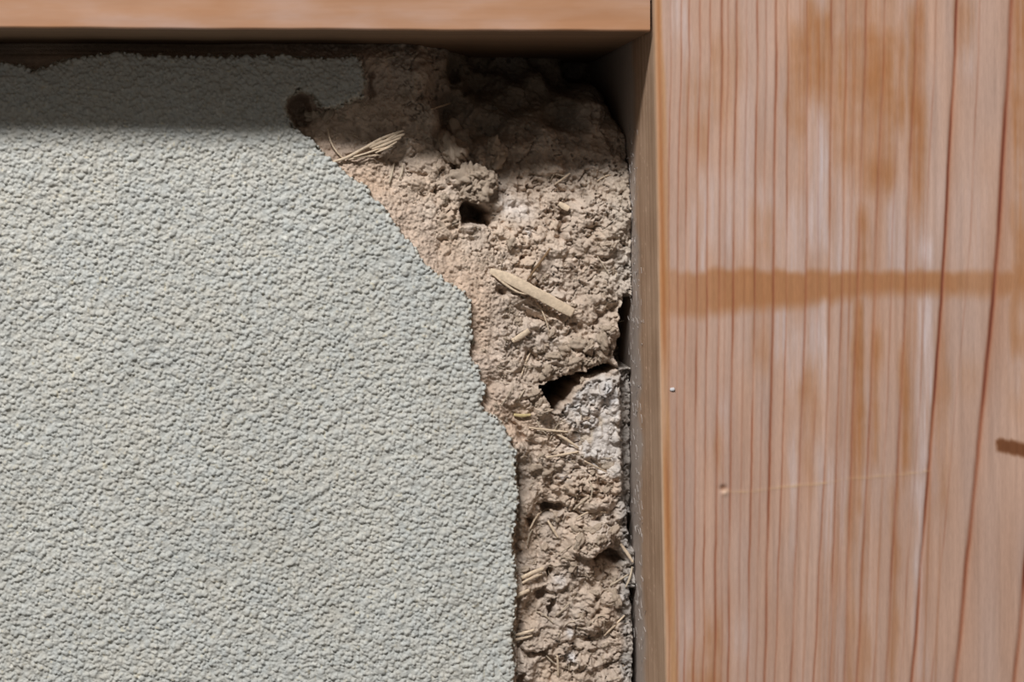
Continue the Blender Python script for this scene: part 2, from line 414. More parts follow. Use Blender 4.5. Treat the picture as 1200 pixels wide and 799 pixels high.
# ------------------------------------------------------------------ mud daub core
CTRL = [(340, 100, 4), (352, 128, 7), (345, 145, 6), (385, 190, 1.6), (440, 240, 1.6), (490, 300, 1.6), (545, 355, 1.6), (560, 430, 2), (568, 480, 2.4), (603, 520, 3.2), (608, 600, 3.8), (605, 700, 3.6), (605, 790, 3.6), (603, 900, 4),
 (400, 208, 1.4), (460, 262, 1.3), (510, 325, 1.4), (300, 300, 2.5), (400, 500, 3), (500, 600, 3.5), (400, 760, 4), (200, 200, 3), (100, 500, 3),
 (380, 160, 3), (400, 130, 4.5), (430, 205, 2.6), (480, 262, 2.6), (530, 315, 2.8), (580, 400, 3.4), (590, 460, 3.6), (565, 350, 2.8), (585, 345, 3.5),
 (440, 75, 4.5), (480, 75, 4.6), (495, 90, 4.8), (500, 130, 5.4), (440, 140, 4.2), (470, 180, 4.6), (500, 200, 5), (520, 215, 5.2), (520, 245, 4.6), (535, 290, 4.6), (460, 215, 3.4), (500, 250, 3.6),
 (514, 72, 16), (516, 100, 17), (524, 85, 36), (560, 70, 44), (630, 70, 46), (560, 98, 38), (630, 100, 33), (600, 80, 44), (600, 120, 30), (530, 128, 24), (545, 140, 20), (575, 148, 24), (620, 145, 22), (650, 88, 46), (690, 112, 30), (670, 82, 60), (700, 90, 62), (716, 105, 62), (724, 130, 50), (680, 130, 22), (700, 138, 20), (650, 130, 26), (700, 157, 14), (722, 168, 13), (640, 165, 16),
 (600, 182, 14), (650, 182, 12.5), (690, 180, 10.5), (722, 188, 9), (545, 190, 9), (580, 195, 14), (565, 215, 11), (600, 212, 11), (640, 205, 10), (690, 205, 8.4), (725, 210, 8),
 (600, 245, 8.6), (650, 245, 7.6), (700, 250, 6.5), (728, 250, 6.5), (600, 300, 5.6), (660, 300, 6.4), (725, 300, 6.8), (600, 340, 4.8), (650, 350, 6), (700, 350, 6.4), (640, 400, 5.6), (690, 395, 6), (620, 430, 5), (680, 425, 6.6), (600, 440, 4.4), (710, 420, 7),
 (620, 480, 5.4), (610, 500, 5.4), (640, 500, 7), (650, 530, 7.5), (700, 540, 8), (640, 560, 7.5), (620, 570, 7.5), (690, 580, 7.5), (725, 590, 9), (640, 600, 8.5), (690, 630, 6.5), (640, 640, 8), (725, 650, 10), (660, 670, 7.5), (700, 700, 8), (630, 700, 7), (735, 720, 9), (660, 740, 7), (700, 760, 7.4), (640, 790, 6.8), (735, 790, 9), (660, 860, 7), (720, 900, 8)]
HOLES = [  # polygon in photo pixels, depth of its rim (mm), how deep (mm), softness px
 ([(631, 452), (645, 446), (662, 440), (684, 436), (700, 428), (716, 426), (724, 432), (704, 440), (686, 442), (674, 455), (664, 470), (654, 484), (646, 488), (644, 472), (634, 464)], 7, 34, 4),
 ([(536, 244), (541, 232), (552, 230), (566, 238), (578, 248), (574, 266), (556, 264), (540, 264)], 7, 17, 6),
 ([(726, 362), (731, 346), (775, 340), (775, 432), (724, 436), (720, 412), (725, 388)], 8, 20, 5),
 ([(724, 432), (775, 428), (775, 612), (738, 606), (732, 590), (729, 560), (727, 500)], 8, 5.5, 4),
 ([(628, 590), (640, 586), (660, 588), (668, 596), (652, 604), (634, 606)], 8, 7, 5),
 ([(612, 606), (624, 600), (630, 612), (620, 622)], 7, 5, 5),
 ([(690, 652), (702, 646), (716, 642), (728, 648), (738, 660), (728, 666), (712, 660), (700, 664)], 8, 8, 4),
 ([(602, 530), (611, 528), (613, 560), (609, 600), (614, 650), (610, 690), (613, 750), (610, 800), (602, 800)], 6, 2.4, 5),
 ([(733, 604), (775, 590), (775, 650), (738, 644), (735, 618)], 9, 8, 4),
 ([(738, 690), (775, 686), (775, 860), (741, 860), (742, 800), (741, 740)], 9, 7, 4),
 ([(640, 668), (648, 664), (650, 672), (642, 682)], 7, 5, 3), ([(622, 690), (642, 686), (646, 696), (628, 706)], 7, 3.5, 4),
 ([(608, 758), (628, 762), (644, 756), (640, 768), (616, 770)], 7, 4, 3), ([(604, 788), (614, 784), (618, 810), (604, 812)], 7, 5, 3),
 ([(640, 710), (650, 700), (648, 725), (642, 728)], 7, 4, 2), ([(700, 366), (722, 352), (726, 362), (706, 378), (690, 384)], 6.5, 3.5, 4),
 ([(655, 262), (662, 240), (668, 242), (660, 280), (650, 284)], 7, 3, 3), ([(580, 330), (594, 338), (592, 350), (582, 345)], 4.8, 4, 4),
 ([(596, 355), (625, 362), (650, 378), (668, 390), (650, 388), (615, 374)], 5.5, 2.2, 5),
 ([(596, 490), (612, 500), (622, 515), (634, 520), (622, 528), (606, 515)], 6, 3, 5),
 ([(700, 560), (722, 566), (720, 574), (700, 570)], 8, 3, 4), ([(404, 182), (430, 172), (452, 172), (440, 186), (412, 190)], 3.4, 3, 4),
 ([(430, 84), (438, 80), (440, 112), (432, 118)], 4.5, 3.5, 4), ([(612, 428), (616, 406), (624, 410), (640, 424), (630, 428)], 5.4, 2.5, 4),
 ([(333, 124), (346, 108), (362, 112), (366, 130), (360, 148), (346, 150)], 4, 5, 4)]
BUMPS = [  # px, py, rim depth mm, rx, ry, height mm
 (556, 212, 8, 22, 14, 3.2), (532, 170, 10, 24, 24, 5.5), (576, 178, 11, 18, 24, 5), (690, 128, 20, 20, 26, 5), (620, 160, 14, 40, 24, 3.5), (690, 634, 7, 30, 15, 3.4), (655, 596, 9, 10, 8, 2),
 (690, 408, 7, 32, 16, 1.8), (660, 425, 7, 40, 14, 1.6), (700, 270, 7, 36, 40, 1.2), (610, 266, 7, 28, 24, 2), (640, 470, 6, 18, 20, 2.2), (600, 462, 4.5, 26, 18, 1.5), (715, 390, 8, 14, 12, 2.4),
 (620, 690, 8, 20, 14, 1.6), (700, 715, 8, 34, 30, 1.6), (640, 745, 8, 32, 26, 2), (668, 650, 8, 14, 12, 1.5), (640, 545, 8, 20, 14, 1.7), (690, 575, 8, 34, 22, 1.8), (480, 150, 5.5, 30, 34, 1.6), (472, 100, 5.2, 24, 26, 1.2)]

def build_mud():
    uf = np.arange(318, 742.4, 1.12); us = np.concatenate([np.arange(-420, 318, 41.0), uf])
    vs = np.concatenate([np.arange(-300, 30, 22.), np.arange(30, 832, 1.12), np.arange(832, 960, 1.8), np.arange(960, 1160, 12.)])
    U, Vv = np.meshgrid(us, vs)
    # the columns follow the leaning post
    ramp = sst(600, 740, U)
    pu = post_u(CY + (Vv-CY))
    U = U + ramp*(pu - 1.2 - us[-1])
    wx = U + 5*fbm(U, Vv, 26, 200, 3); wy = Vv + 5*fbm(U, Vv, 26, 230, 3)
    num = np.zeros_like(U); den = np.zeros_like(U)
    for (px, py, d) in CTRL:
        cu, cv = UV(px, py, d/1000)
        q = ((wx-cu)**2+(wy-cv)**2+60)**-1.9
        num += q*d; den += q
    dep = num/den
    dep = np.where(Vv < 66, np.maximum(dep, dep + (66-Vv)*0.25*sst(500, 420, U)), dep)
    for (px, py, d, rx, ry, h) in BUMPS:
        cu, cv = UV(px, py, d/1000)
        rr = ((wx-cu)/rx)**2+((wy-cv)/ry)**2
        dep -= h*np.sqrt(np.clip(1-rr, 0, 1))
    nz = 2.2*fbm(U, Vv, 7, 300, 3)
    carve = np.zeros_like(U)
    for (poly, d, dd, sf) in HOLES:
        P = UVs(poly, d/1000); P = np.array(P)
        x0, y0 = P.min(0)-14; x1, y1 = P.max(0)+14
        m = (U > x0) & (U < x1) & (Vv > y0) & (Vv < y1)
        s_ = poly_sd(U[m]+nz[m], Vv[m]+nz[m]*.8, P)
        carve[m] = np.maximum(carve[m], dd*sst(-1.5, sf*1.6, s_))
    # roughness of broken mud (mm); finer on the scratch coat near the plaster
    sdp = poly_sd(U, Vv, PLASTER)
    coarse = sst(8, 70, -sdp)
    fine_zone = sst(330, 330, U)
    def billow(x, y, sc, sd_): return np.abs(noise(x, y, sc, sd_)+.35*noise(x, y, sc*.55, sd_+3))
    w2x = U + 2.2*noise(U, Vv, 7, 401) + 1.0*noise(U, Vv, 3, 402); w2y = Vv + 2.2*noise(U, Vv, 7, 403) + 1.0*noise(U, Vv, 3, 404)
    rug = (0.35+0.75*coarse)*(0.8*fbm(U, Vv, 30, 400, 3))
    rug += (0.3+1.15*coarse)*(billow(w2x, w2y, 19, 430)-.4) + (0.3+0.45*coarse)*(billow(w2x*.8+w2y*.6, w2y*.8-w2x*.6, 9.5, 440)-.4)
    crack = np.abs(noise(wx, wy, 21, 470)+.5*noise(wx, wy, 9, 471)+.25*noise(wx, wy, 4, 472)); rug -= 1.5*coarse*np.exp(-(crack/0.055)**2)
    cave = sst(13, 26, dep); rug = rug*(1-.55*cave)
    Hm = -(dep + carve) + rug            # mm toward the viewer
    # crumbs
    rs = np.random.RandomState(77)
    H = Hm.copy()
    c0 = np.searchsorted(us, 318.); 
    def stamp(n, rlo, rhi, amp, pw=2.0):
        cu = rs.uniform(322, 742, n); cv = rs.uniform(34, 958, n); rr = rlo+(rhi-rlo)*rs.rand(n)**pw
        an = rs.rand(n)*6.28; el = rs.uniform(.65, 1, n); ky = rs.rand(n)
        for i in range(n):
            r = rr[i]
            j0 = np.searchsorted(us, cu[i]-r); j1 = np.searchsorted(us, cu[i]+r)
            i0 = np.searchsorted(vs, cv[i]-r); i1 = np.searchsorted(vs, cv[i]+r)
            if j1-j0 < 2 or i1-i0 < 2: continue
            jm, im = (j0+j1)//2, (i0+i1)//2
            cz = coarse[im, jm]
            if ky[i] > .35+.65*cz and r > 3.2: continue
            du = us[j0:j1][None, :]-cu[i]; dv = vs[i0:i1][:, None]-cv[i]
            ca, sa = math.cos(an[i]), math.sin(an[i])
            p = (du*ca+dv*sa)/r; q = (-du*sa+dv*ca)/(r*el[i])
            t = 1-(p*p+q*q)
            h = Hm[im, jm] - 0.1 + amp*r*0.2*np.sqrt(np.clip(t, 0, 1))
            sl = H[i0:i1, j0:j1]
            np.copyto(sl, np.where(t > 0, np.maximum(sl, np.minimum(h, sl+amp*r*0.2)), sl))
    stamp(490, 4, 8, 0.6); stamp(3050, 2.2, 4.0, 0.75, 1.5); stamp(15000, 1.2, 2.4, 0.85)
    H += 0.42*(billow(w2x*.6-w2y*.8, w2y*.6+w2x*.8, 5.2, 500)-.4) + 0.3*(billow(U*.9+Vv*.4, Vv*.9-U*.4, 2.9, 510)-.4) + 0.2*noise(U, Vv, 1.8, 520)
    pit = np.clip(noise(w2x, w2y, 6.5, 530)-.55, 0, 1)*coarse; H -= 3.2*pit
    # keep clear of the plaster: the core stays under it
    H = np.where(sdp > 2, np.minimum(H, -1.3), H)
    H = np.where(U < 322, np.minimum(H, -3), H)
    H = np.maximum(H, -62)
    # ---- colour
    C = np.broadcast_to(np.array([191, 174, 159.]), U.shape+(3,)).copy()
    C = C*(1-.75*cave[..., None]) + np.array([138, 127, 114.])*.75*cave[..., None]  # deep cave tinted darker and greyer, its shade put into the mud colour
    edge = np.exp(-(np.clip(-sdp, 0, 999)/34)**2)*(Vv < 520)
    def mixc(C, rgb, a):
        a = np.clip(a, 0, 1)[..., None]; return C*(1-a)+np.array(rgb, float)*a
    C = mixc(C, (198, 175, 157), edge*.7)
    C = mixc(C, (182, 174, 164), sst(690, 735, U + 12*noise(U, Vv, 25, 610))*sst(400, 300, Vv)*sst(170, 230, Vv)*.6)
    lump = poly_sd(U+nz, Vv+nz, UVs([(724, 434), (692, 441), (672, 460), (655, 486), (672, 506), (680, 535), (705, 560), (728, 560), (728, 500)], .008))
    C = mixc(C, (206, 202, 200), sst(-2, 6, lump)*(.75+.25*noise(U, Vv, 9, 611)))
    for (px, py, r, a) in [(668, 769, 7, .9), (667, 741, 5, .8), (656, 680, 8, .6), (735, 739, 6, .7), (610, 245, 16, .35), (620, 273, 5, .7), (595, 242, 10, .4), (670, 520, 14, .5), (720, 470, 12, .5), (660, 560, 5, .6), (728, 700, 9, .4), (480, 310, 4, .5)]:
        cu, cv = UV(px, py, .007)
        C = mixc(C, (214, 211, 212), a*np.exp(-(((U-cu+nz*.6)/r)**2+((Vv-cv+nz*.6)/r)**2)))
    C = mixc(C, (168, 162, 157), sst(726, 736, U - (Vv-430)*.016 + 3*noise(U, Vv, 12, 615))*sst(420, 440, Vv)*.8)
    C += (fbm(U, Vv, 60, 620, 3)*6 + fbm(U, Vv, 12, 640, 3)*7)[..., None]
    C += (noise(U, Vv, 30, 660)*4)[..., None]*np.array([.8, 0, -.8])
    C += (np.clip(noise(U, Vv, 3, 670)-.66, 0, 1)*60)[..., None]
    X = (U-CX)*S; Z = Z0 + (CY-Vv)*S; Y = -H/1000
    nr, nc = U.shape
    V = np.stack([X, Y, Z], -1).reshape(-1, 3)
    # solid: skirt to the back of the wall
    i = np.arange(nr*nc).reshape(nr, nc)
    loop = np.concatenate([i[0, :], i[1:, -1], i[-1, -2::-1], i[-2:0:-1, 0]])
    nb = len(loop); B = V[loop].copy(); B[:, 1] = 0.075
    V2 = np.vstack([V, B, [[0.05, 0.075, Z0-.05]]])
    k = np.arange(nb); k2 = (k+1) % nb; base = nr*nc
    sk = np.stack([loop[k], loop[k2], base+k2, base+k], -1)
    bk = np.stack([base+k, base+k2, np.full(nb, base+nb), np.full(nb, base+nb)], -1)
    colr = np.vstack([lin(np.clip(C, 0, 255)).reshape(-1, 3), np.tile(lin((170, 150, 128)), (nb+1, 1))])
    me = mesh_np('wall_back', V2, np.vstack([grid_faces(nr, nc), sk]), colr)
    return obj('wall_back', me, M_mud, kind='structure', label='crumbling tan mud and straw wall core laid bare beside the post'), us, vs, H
wall, MUS, MVS, MH = build_mud()

def depth_at(px, py):
    """depth (m) of the mud surface seen at this photo pixel"""
    d = 0.006
    for _ in range(6):
        u, v = UV(px, py, d)
        u -= float(sst(600, 740, u))*(post_u(v)-1.2-MUS[-1])
        j = min(max(np.searchsorted(MUS, u), 0), len(MUS)-1); i = min(max(np.searchsorted(MVS, v), 0), len(MVS)-1)
        d = 0.5*d - 0.5*MH[i, j]/1000
    return d

# ------------------------------------------------------------------ plaster coat
def build_plaster():
    us = np.concatenate([np.arange(-330, -140, 3.0), np.arange(-140, -14, 1.6), np.arange(-14, 616, 1.0)])
    vs = np.concatenate([np.arange(56, 814, 1.0), np.arange(814, 960, 1.6), np.arange(960, 1000, 3.0)])
    U, Vv = np.meshgrid(us, vs)
    e = 1.5*fbm(U, Vv, 14, 700, 3) + 0.9*noise(U, Vv, 3.2, 720)
    near = poly_sd(U, Vv, PLASTER)
    sd = near + e*np.exp(-(near/14)**2)
    H = 0.9*fbm(U, Vv, 90, 730, 2) + 0.7*noise(U, Vv, 9, 735)
    Hm = H.copy()
    H -= 1.2
    rs = np.random.RandomState(5)
    def stamp(n, rlo, rhi, amp, pw, box):
        cu = rs.uniform(box[0], box[1], n); cv = rs.uniform(box[2], box[3], n); rr = rlo+(rhi-rlo)*rs.rand(n)**pw
        an = rs.rand(n)*6.28; el = rs.uniform(.7, 1, n); oz = rs.uniform(-1.0, .7, n)
        for i in range(n):
            r = rr[i]
            j0 = np.searchsorted(us, cu[i]-r); j1 = np.searchsorted(us, cu[i]+r)
            i0 = np.searchsorted(vs, cv[i]-r); i1 = np.searchsorted(vs, cv[i]+r)
            if j1-j0 < 1 or i1-i0 < 1: continue
            du = us[j0:j1][None, :]-cu[i]; dv = vs[i0:i1][:, None]-cv[i]
            ca, sa = math.cos(an[i]), math.sin(an[i])
            p = (du*ca+dv*sa)/r; q = (-du*sa+dv*ca)/(r*el[i])
            t = 1-(p*p+q*q)
            sl = H[i0:i1, j0:j1]
            np.copyto(sl, np.where(t > 0, np.maximum(sl, Hm[(i0+i1)//2, (j0+j1)//2] + oz[i] - 1.2 + amp*r*np.sqrt(np.clip(t, 0, 1))), sl))
    stamp(42000, 1.5, 3.1, .92, 1.5, (-16, 615, 56, 812))
    stamp(2600, 3.0, 4.6, .62, 1.5, (-16, 615, 56, 812))
    stamp(18000, 1.9, 3.6, .9, 1.5, (-330, -16, 56, 1000)); stamp(10000, 1.8, 3.4, .9, 1.5, (-16, 615, 812, 1000))
    H += .35*noise(U, Vv, 2.1, 790)
    sd = sd + np.clip(H, -2.5, 2.5)*1.0*np.exp(-(near/9)**2)
    H = H - 1.6*(1-sst(0, 4, sd)) - 14*(1-sst(-2.0, 0.3, sd))
    C = np.broadcast_to(np.array([188, 188, 183.]), U.shape+(3,)).copy()
    C += (fbm(U, Vv, 120, 750, 3)*3 + noise(U, Vv, 5, 760)*4)[..., None]
    C += (noise(U, Vv, 6, 765)*2.2 + noise(U, Vv, 45, 766)*1.5)[..., None]*np.array([.9, .1, -.8])
    sp = np.clip(noise(U, Vv, 3.6, 770)-.74, 0, 1)*5
    C += sp[..., None]*np.array([8, 3, -7.])
    br = 1-sst(-1.2, .6, sd)
    C = C*(1-.5*br[..., None]) + np.array([186, 172, 152.])*.5*br[..., None]
    C += (np.clip(noise(U, Vv, 4, 780)-.72, 0, 1)*80)[..., None]
    X = (U-CX)*S; Z = Z0+(CY-Vv)*S; Y = -H*S
    nr, nc = U.shape
    F = grid_faces(nr, nc)
    keep = (sd > -3.2).ravel()
    F = F[keep[F].all(1)]
    used = np.zeros(nr*nc, bool); used[F.ravel()] = True
    # largest region only: drop loose specks by requiring nearness to the outline interior
    idx = -np.ones(nr*nc, int); idx[used] = np.arange(used.sum())
    V = np.stack([X, Y, Z], -1).reshape(-1, 3)[used]
    me = mesh_np('plaster_coat', V, idx[F], lin(np.clip(C, 0, 255)).reshape(-1, 3)[used])
    return obj('plaster_coat', me, M_plaster, label='pale grey-green sandy plaster coat with a ragged broken edge on its right', category='plaster')
plaster = build_plaster()

# ------------------------------------------------------------------ straw, chips and clods
def ribbon(name, pts, wid, thick, split=0.0, seed=1, sides=8):
    """flattened, slightly fluted stalk through world points; wid may vary along it"""
    rs = np.random.RandomState(seed)
    P = [Vector(p) for p in pts]
    # resample with Catmull-Rom
    Q = []
    n = len(P)
    for i in range(n-1):
        p0 = P[max(i-1, 0)]; p1 = P[i]; p2 = P[i+1]; p3 = P[min(i+2, n-1)]
        m = 5 if n > 2 else 7
        for k in range(m):
            t = k/m
            Q.append(0.5*((2*p1)+(p2-p0)*t+(2*p0-5*p1+4*p2-p3)*t*t+(3*p1-p0-3*p2+p3)*t**3))
    Q.append(P[-1]); m = len(Q)
    wl = np.interp(np.linspace(0, 1, m), np.linspace(0, 1, len(wid)), wid)
    V = []; view = Vector((0, 1, 0)); ph = rs.rand()*6
    for i, q in enumerate(Q):
        tg = (Q[min(i+1, m-1)]-Q[max(i-1, 0)]).normalized()
        a = tg.cross(view).normalized(); nrm = a.cross(tg).normalized()
        rl = 0.35*math.sin(i*.5+ph)
        for k in range(sides):
            an = 2*math.pi*k/sides
            fl = 1+0.16*math.sin(3*an+ph)
            ca = math.copysign(abs(math.cos(an))**.6, math.cos(an)); sa = math.copysign(abs(math.sin(an))**.6, math.sin(an))
            V.append(q + a*(ca*wl[i]*.5*(1+.05*rs.randn())) + nrm*(sa*thick*.5*fl + rl*thick*.25*ca))
    F = []
    for i in range(m-1):
        for k in range(sides):
            k2 = (k+1) % sides
            F.append((i*sides+k, i*sides+k2, (i+1)*sides+k2, (i+1)*sides+k))
    F.append(tuple(range(sides))[::-1]); F.append(tuple(range((m-1)*sides, m*sides)))
    me = bpy.data.meshes.new(name); me.from_pydata([tuple(v) for v in V], [], F); me.update()
    me.polygons.foreach_set('use_smooth', [True]*len(me.polygons))
    return me

def straw_pts(pts, lift=0.0006, arch=0.0):
    ds = [depth_at(x, y) for x, y in pts]
    # stalks are stiff: follow the chord between the ends, never sinking below the highest ground by much
    n = len(pts); out = []
    for i, (x, y) in enumerate(pts):
        t = i/(n-1)
        ch = ds[0]*(1-t)+ds[-1]*t
        d = min(ch, 0.5*ch+0.5*ds[i]) - lift - arch*math.sin(math.pi*t)
        out.append(W(x, y, d))
    return out

# the large pale chip
def px_w(w): return w*S*1.01
chip_d = min(depth_at(600, 330), depth_at(640, 350), depth_at(670, 366)) - 0.0005
chip = ribbon('straw_chip', [W(574, 317, chip_d+.0003), W(600, 328, chip_d-.0004), W(628, 343, chip_d-.0006), W(655, 358, chip_d-.0003), W(672, 367, chip_d+.0001)],
              [px_w(6), px_w(12.5), px_w(13.5), px_w(13), px_w(12.5), px_w(11)], 0.0005, seed=4, sides=14)
t = bpy.data.objects.new('straw_chip', None); COL.objects.link(t)
t['label'] = 'largest pale flat straw chip lying diagonally across the bare daub'; t['category'] = 'straw'
obj('blade', chip, M_straw, t)
obj('split_strand', ribbon('split_strand', [W(578, 322, chip_d), W(592, 333, chip_d-.0002), W(606, 342, chip_d-.0002), W(618, 345, chip_d-.0004)], [px_w(1.6), px_w(3), px_w(2.6), px_w(1.2)], .0005, seed=6), M_straw, t)

# splintered stalk at the top
sd_ = min(depth_at(390, 190), depth_at(430, 175), depth_at(460, 165)) - 0.0008
t = bpy.data.objects.new('splintered_straw', None); COL.objects.link(t)
t['label'] = 'splintered pale straw stalk with frayed prongs near the top of the daub'; t['category'] = 'straw'
obj('stalk', ribbon('stalk', [W(384, 191, sd_), W(405, 185, sd_-.0004), W(428, 173, sd_-.0006), W(448, 164, sd_-.0008)], [px_w(2), px_w(3.5), px_w(3.5), px_w(4)], .0006, seed=8), M_straw, t)
for k, (ax_, ay, bx, by, cx, cy, wd) in enumerate([(430, 171, 450, 161, 473, 153, 3.4), (433, 173, 452, 165, 474, 157, 3.8), (436, 175, 452, 169, 470, 161, 3.6), (438, 177, 454, 172, 465, 166, 3), (442, 170, 455, 163, 468, 155, 3), (440, 179, 450, 175, 460, 171, 2.2)]):
    obj('strand', ribbon('strand', [W(ax_, ay, sd_-.0006), W(bx, by, sd_-.0010-.0001*(k % 3)), W(cx, cy, sd_-.0008)], [px_w(wd*.7), px_w(wd), px_w(wd*.7)], .0005, seed=50+k), M_straw, t)
obj('prong', ribbon('prong', [W(408, 187, sd_-.0002), W(428, 183, sd_-.0004), W(450, 181, sd_-.0002)], [px_w(2.2), px_w(2.6), px_w(1)], .0004, seed=10), M_straw, t)
obj('prong', ribbon('prong', [W(414, 184, sd_-.0005), W(434, 178, sd_-.0009), W(450, 172, sd_-.0009)], [px_w(2), px_w(2.4), px_w(1)], .0004, seed=11), M_straw, t)

def loose(name, label, pts, wid, mat=M_straw, thick=None, lift=.0007, arch=0.0, seed=1, cat='straw'):
    me = ribbon(name, straw_pts(pts, lift, arch), [px_w(v) for v in wid], thick or px_w(max(wid)*.6), seed=seed)
    return obj(name, me, mat, label=label, category=cat)
loose('straw_curl', 'thin curled straw fibre standing up left of the splintered stalk', [(384, 150), (387, 164), (394, 177), (404, 187)], [1.5, 2, 2, 1.5], arch=.0006, seed=21)
loose('straw_stub', 'upper of two parallel straw stubs poking from the daub by the plaster edge', [(611, 677), (622, 672), (637, 666)], [4, 5, 4.5], seed=22, lift=.0012)
loose('straw_stub', 'lower of two parallel straw stubs poking from the daub by the plaster edge', [(612, 683), (624, 677), (635, 672)], [3, 4, 3.5], seed=23, lift=.001)
loose('straw_stub', 'short blunt straw stub just below the parallel pair of stubs', [(605, 699), (612, 695), (620, 692)], [4, 5, 5], seed=24, lift=.001)
loose('straw_stub', 'upper of the two flat straws lying against the lowest plaster edge', [(600, 745), (613, 742), (626, 738)], [3, 4, 3], seed=25, lift=.001)
loose('straw_stub', 'lower of the two flat straws lying against the lowest plaster edge', [(598, 751), (611, 748), (624, 744)], [3, 4, 3], seed=26, lift=.0008)
loose('yellow_straw', 'short yellowish straw sliver near the plaster bulge below the dark hole', [(602, 486), (612, 487), (622, 486)], [3, 4.5, 3], M_straw_y, seed=27)
loose('straw_stalk', 'slim straw stalk lying level just under the dark hole', [(620, 501), (643, 504), (666, 506)], [2, 3, 1.6], seed=28)
loose('straw_stalk', 'straw stalk slanting down toward the whitish lump', [(650, 507), (664, 515), (678, 525)], [2.6, 3.4, 2], seed=29)
loose('straw_stalk', 'straw stalk rising to the right to meet the slanting one', [(640, 536), (658, 533), (678, 529)], [2, 3, 2], seed=30)
loose('straw_stalk', 'straw stalk leaning on the post side beside the lower daub', [(727, 637), (735, 648), (742, 659)], [3, 4, 2.4], seed=31, lift=.002)
loose('straw_stalk', 'pale straw stalk pointing up right near the bottom of the post', [(708, 745), (720, 733), (732, 721)], [2, 2.8, 2], seed=32)
loose('straw_flake', 'small square straw flake high on the right of the daub', [(655, 238), (661, 242), (667, 245)], [5, 8, 6], seed=33, thick=.0004)
loose('straw_flake', 'small pale straw flake below the big chip', [(600, 400), (610, 394), (620, 387)], [5, 7, 6], seed=34, thick=.0005)
loose('brown_stem', 'thin dark brown stem stuck to the daub above the big chip', [(618, 328), (631, 310), (645, 291)], [2, 3, 2.4], M_root, seed=35)

# straws bedded in the daub: parts of the wall
PART = [([(628, 353), (637, 368), (644, 390)], [1, 1.6, 1]), ([(605, 472), (610, 464), (615, 456)], [1.4, 2, 1]), ([(587, 476), (593, 467), (598, 458)], [1.2, 1.8, 1]),
        ([(685, 540), (698, 547), (711, 553)], [1.6, 2.4, 1.4]), ([(715, 686), (725, 680), (736, 673)], [2, 2.6, 1.6]), ([(733, 688), (738, 677), (741, 664)], [1.6, 3, 2]),
        ([(653, 768), (654, 780), (654, 792)], [2, 3, 2]), ([(640, 768), (646, 774), (650, 778)], [1.6, 2.4, 1.6]), ([(672, 597), (680, 590), (690, 582)], [2, 3, 2]),
        ([(642, 610), (648, 620), (654, 630)], [2.4, 3.2, 2]), ([(708, 728), (708, 738), (708, 746)], [1, 1.4, 1]), ([(645, 212), (650, 204), (660, 206), (667, 203)], [1, 1.8, 1.6, 1]),
        ([(650, 216), (660, 209), (668, 203)], [1.6, 2.4, 1.6]), ([(456, 215), (459, 204), (462, 190)], [2, 3, 2]), ([(468, 210), (472, 198), (470, 190)], [1.4, 2, 1]),
        ([(505, 128), (518, 124), (528, 121)], [1.4, 2.4, 1.4]), ([(440, 74), (455, 68), (466, 66)], [1, 1.6, 1]), ([(700, 300), (708, 312), (714, 322)], [1, 1.6, 1]),
        ([(621, 620), (628, 606), (634, 600)], [1.6, 2.6, 1.6]), ([(618, 640), (620, 628), (624, 620)], [1.2, 2, 1.2]), ([(690, 560), (694, 575), (690, 588)], [1.2, 1.8, 1]),
        ([(664, 560), (672, 572), (676, 584)], [1.2, 1.8, 1]), ([(650, 652), (668, 640), (676, 636)], [1, 1.8, 1]), ([(564, 214), (572, 216), (584, 218)], [3, 4, 2]),
        ([(700, 212), (710, 206), (722, 204)], [1.2, 2, 1.2]), ([(629, 492), (634, 503), (640, 508)], [1.4, 2.2, 1.4]), ([(644, 516), (652, 500), (660, 492)], [1.2, 1.8, 1]),
        ([(675, 608), (690, 600), (712, 600)], [1.4, 2, 1.4]), ([(628, 716), (640, 722), (648, 730)], [1.2, 2, 1.2]), ([(667, 706), (658, 716), (650, 722)], [1.2, 2, 1.2]),
        ([(611, 440), (616, 424), (622, 412)], [1.2, 2, 1.2]), ([(676, 735), (690, 738), (704, 741)], [1, 1.6, 1])]
for i, (p, wd) in enumerate(PART):
    obj('straw', ribbon('straw', straw_pts(p, .0005, .0002), [px_w(v) for v in wd], px_w(max(wd)*.7), seed=100+i), M_fibre if i % 3 else M_straw, wall)

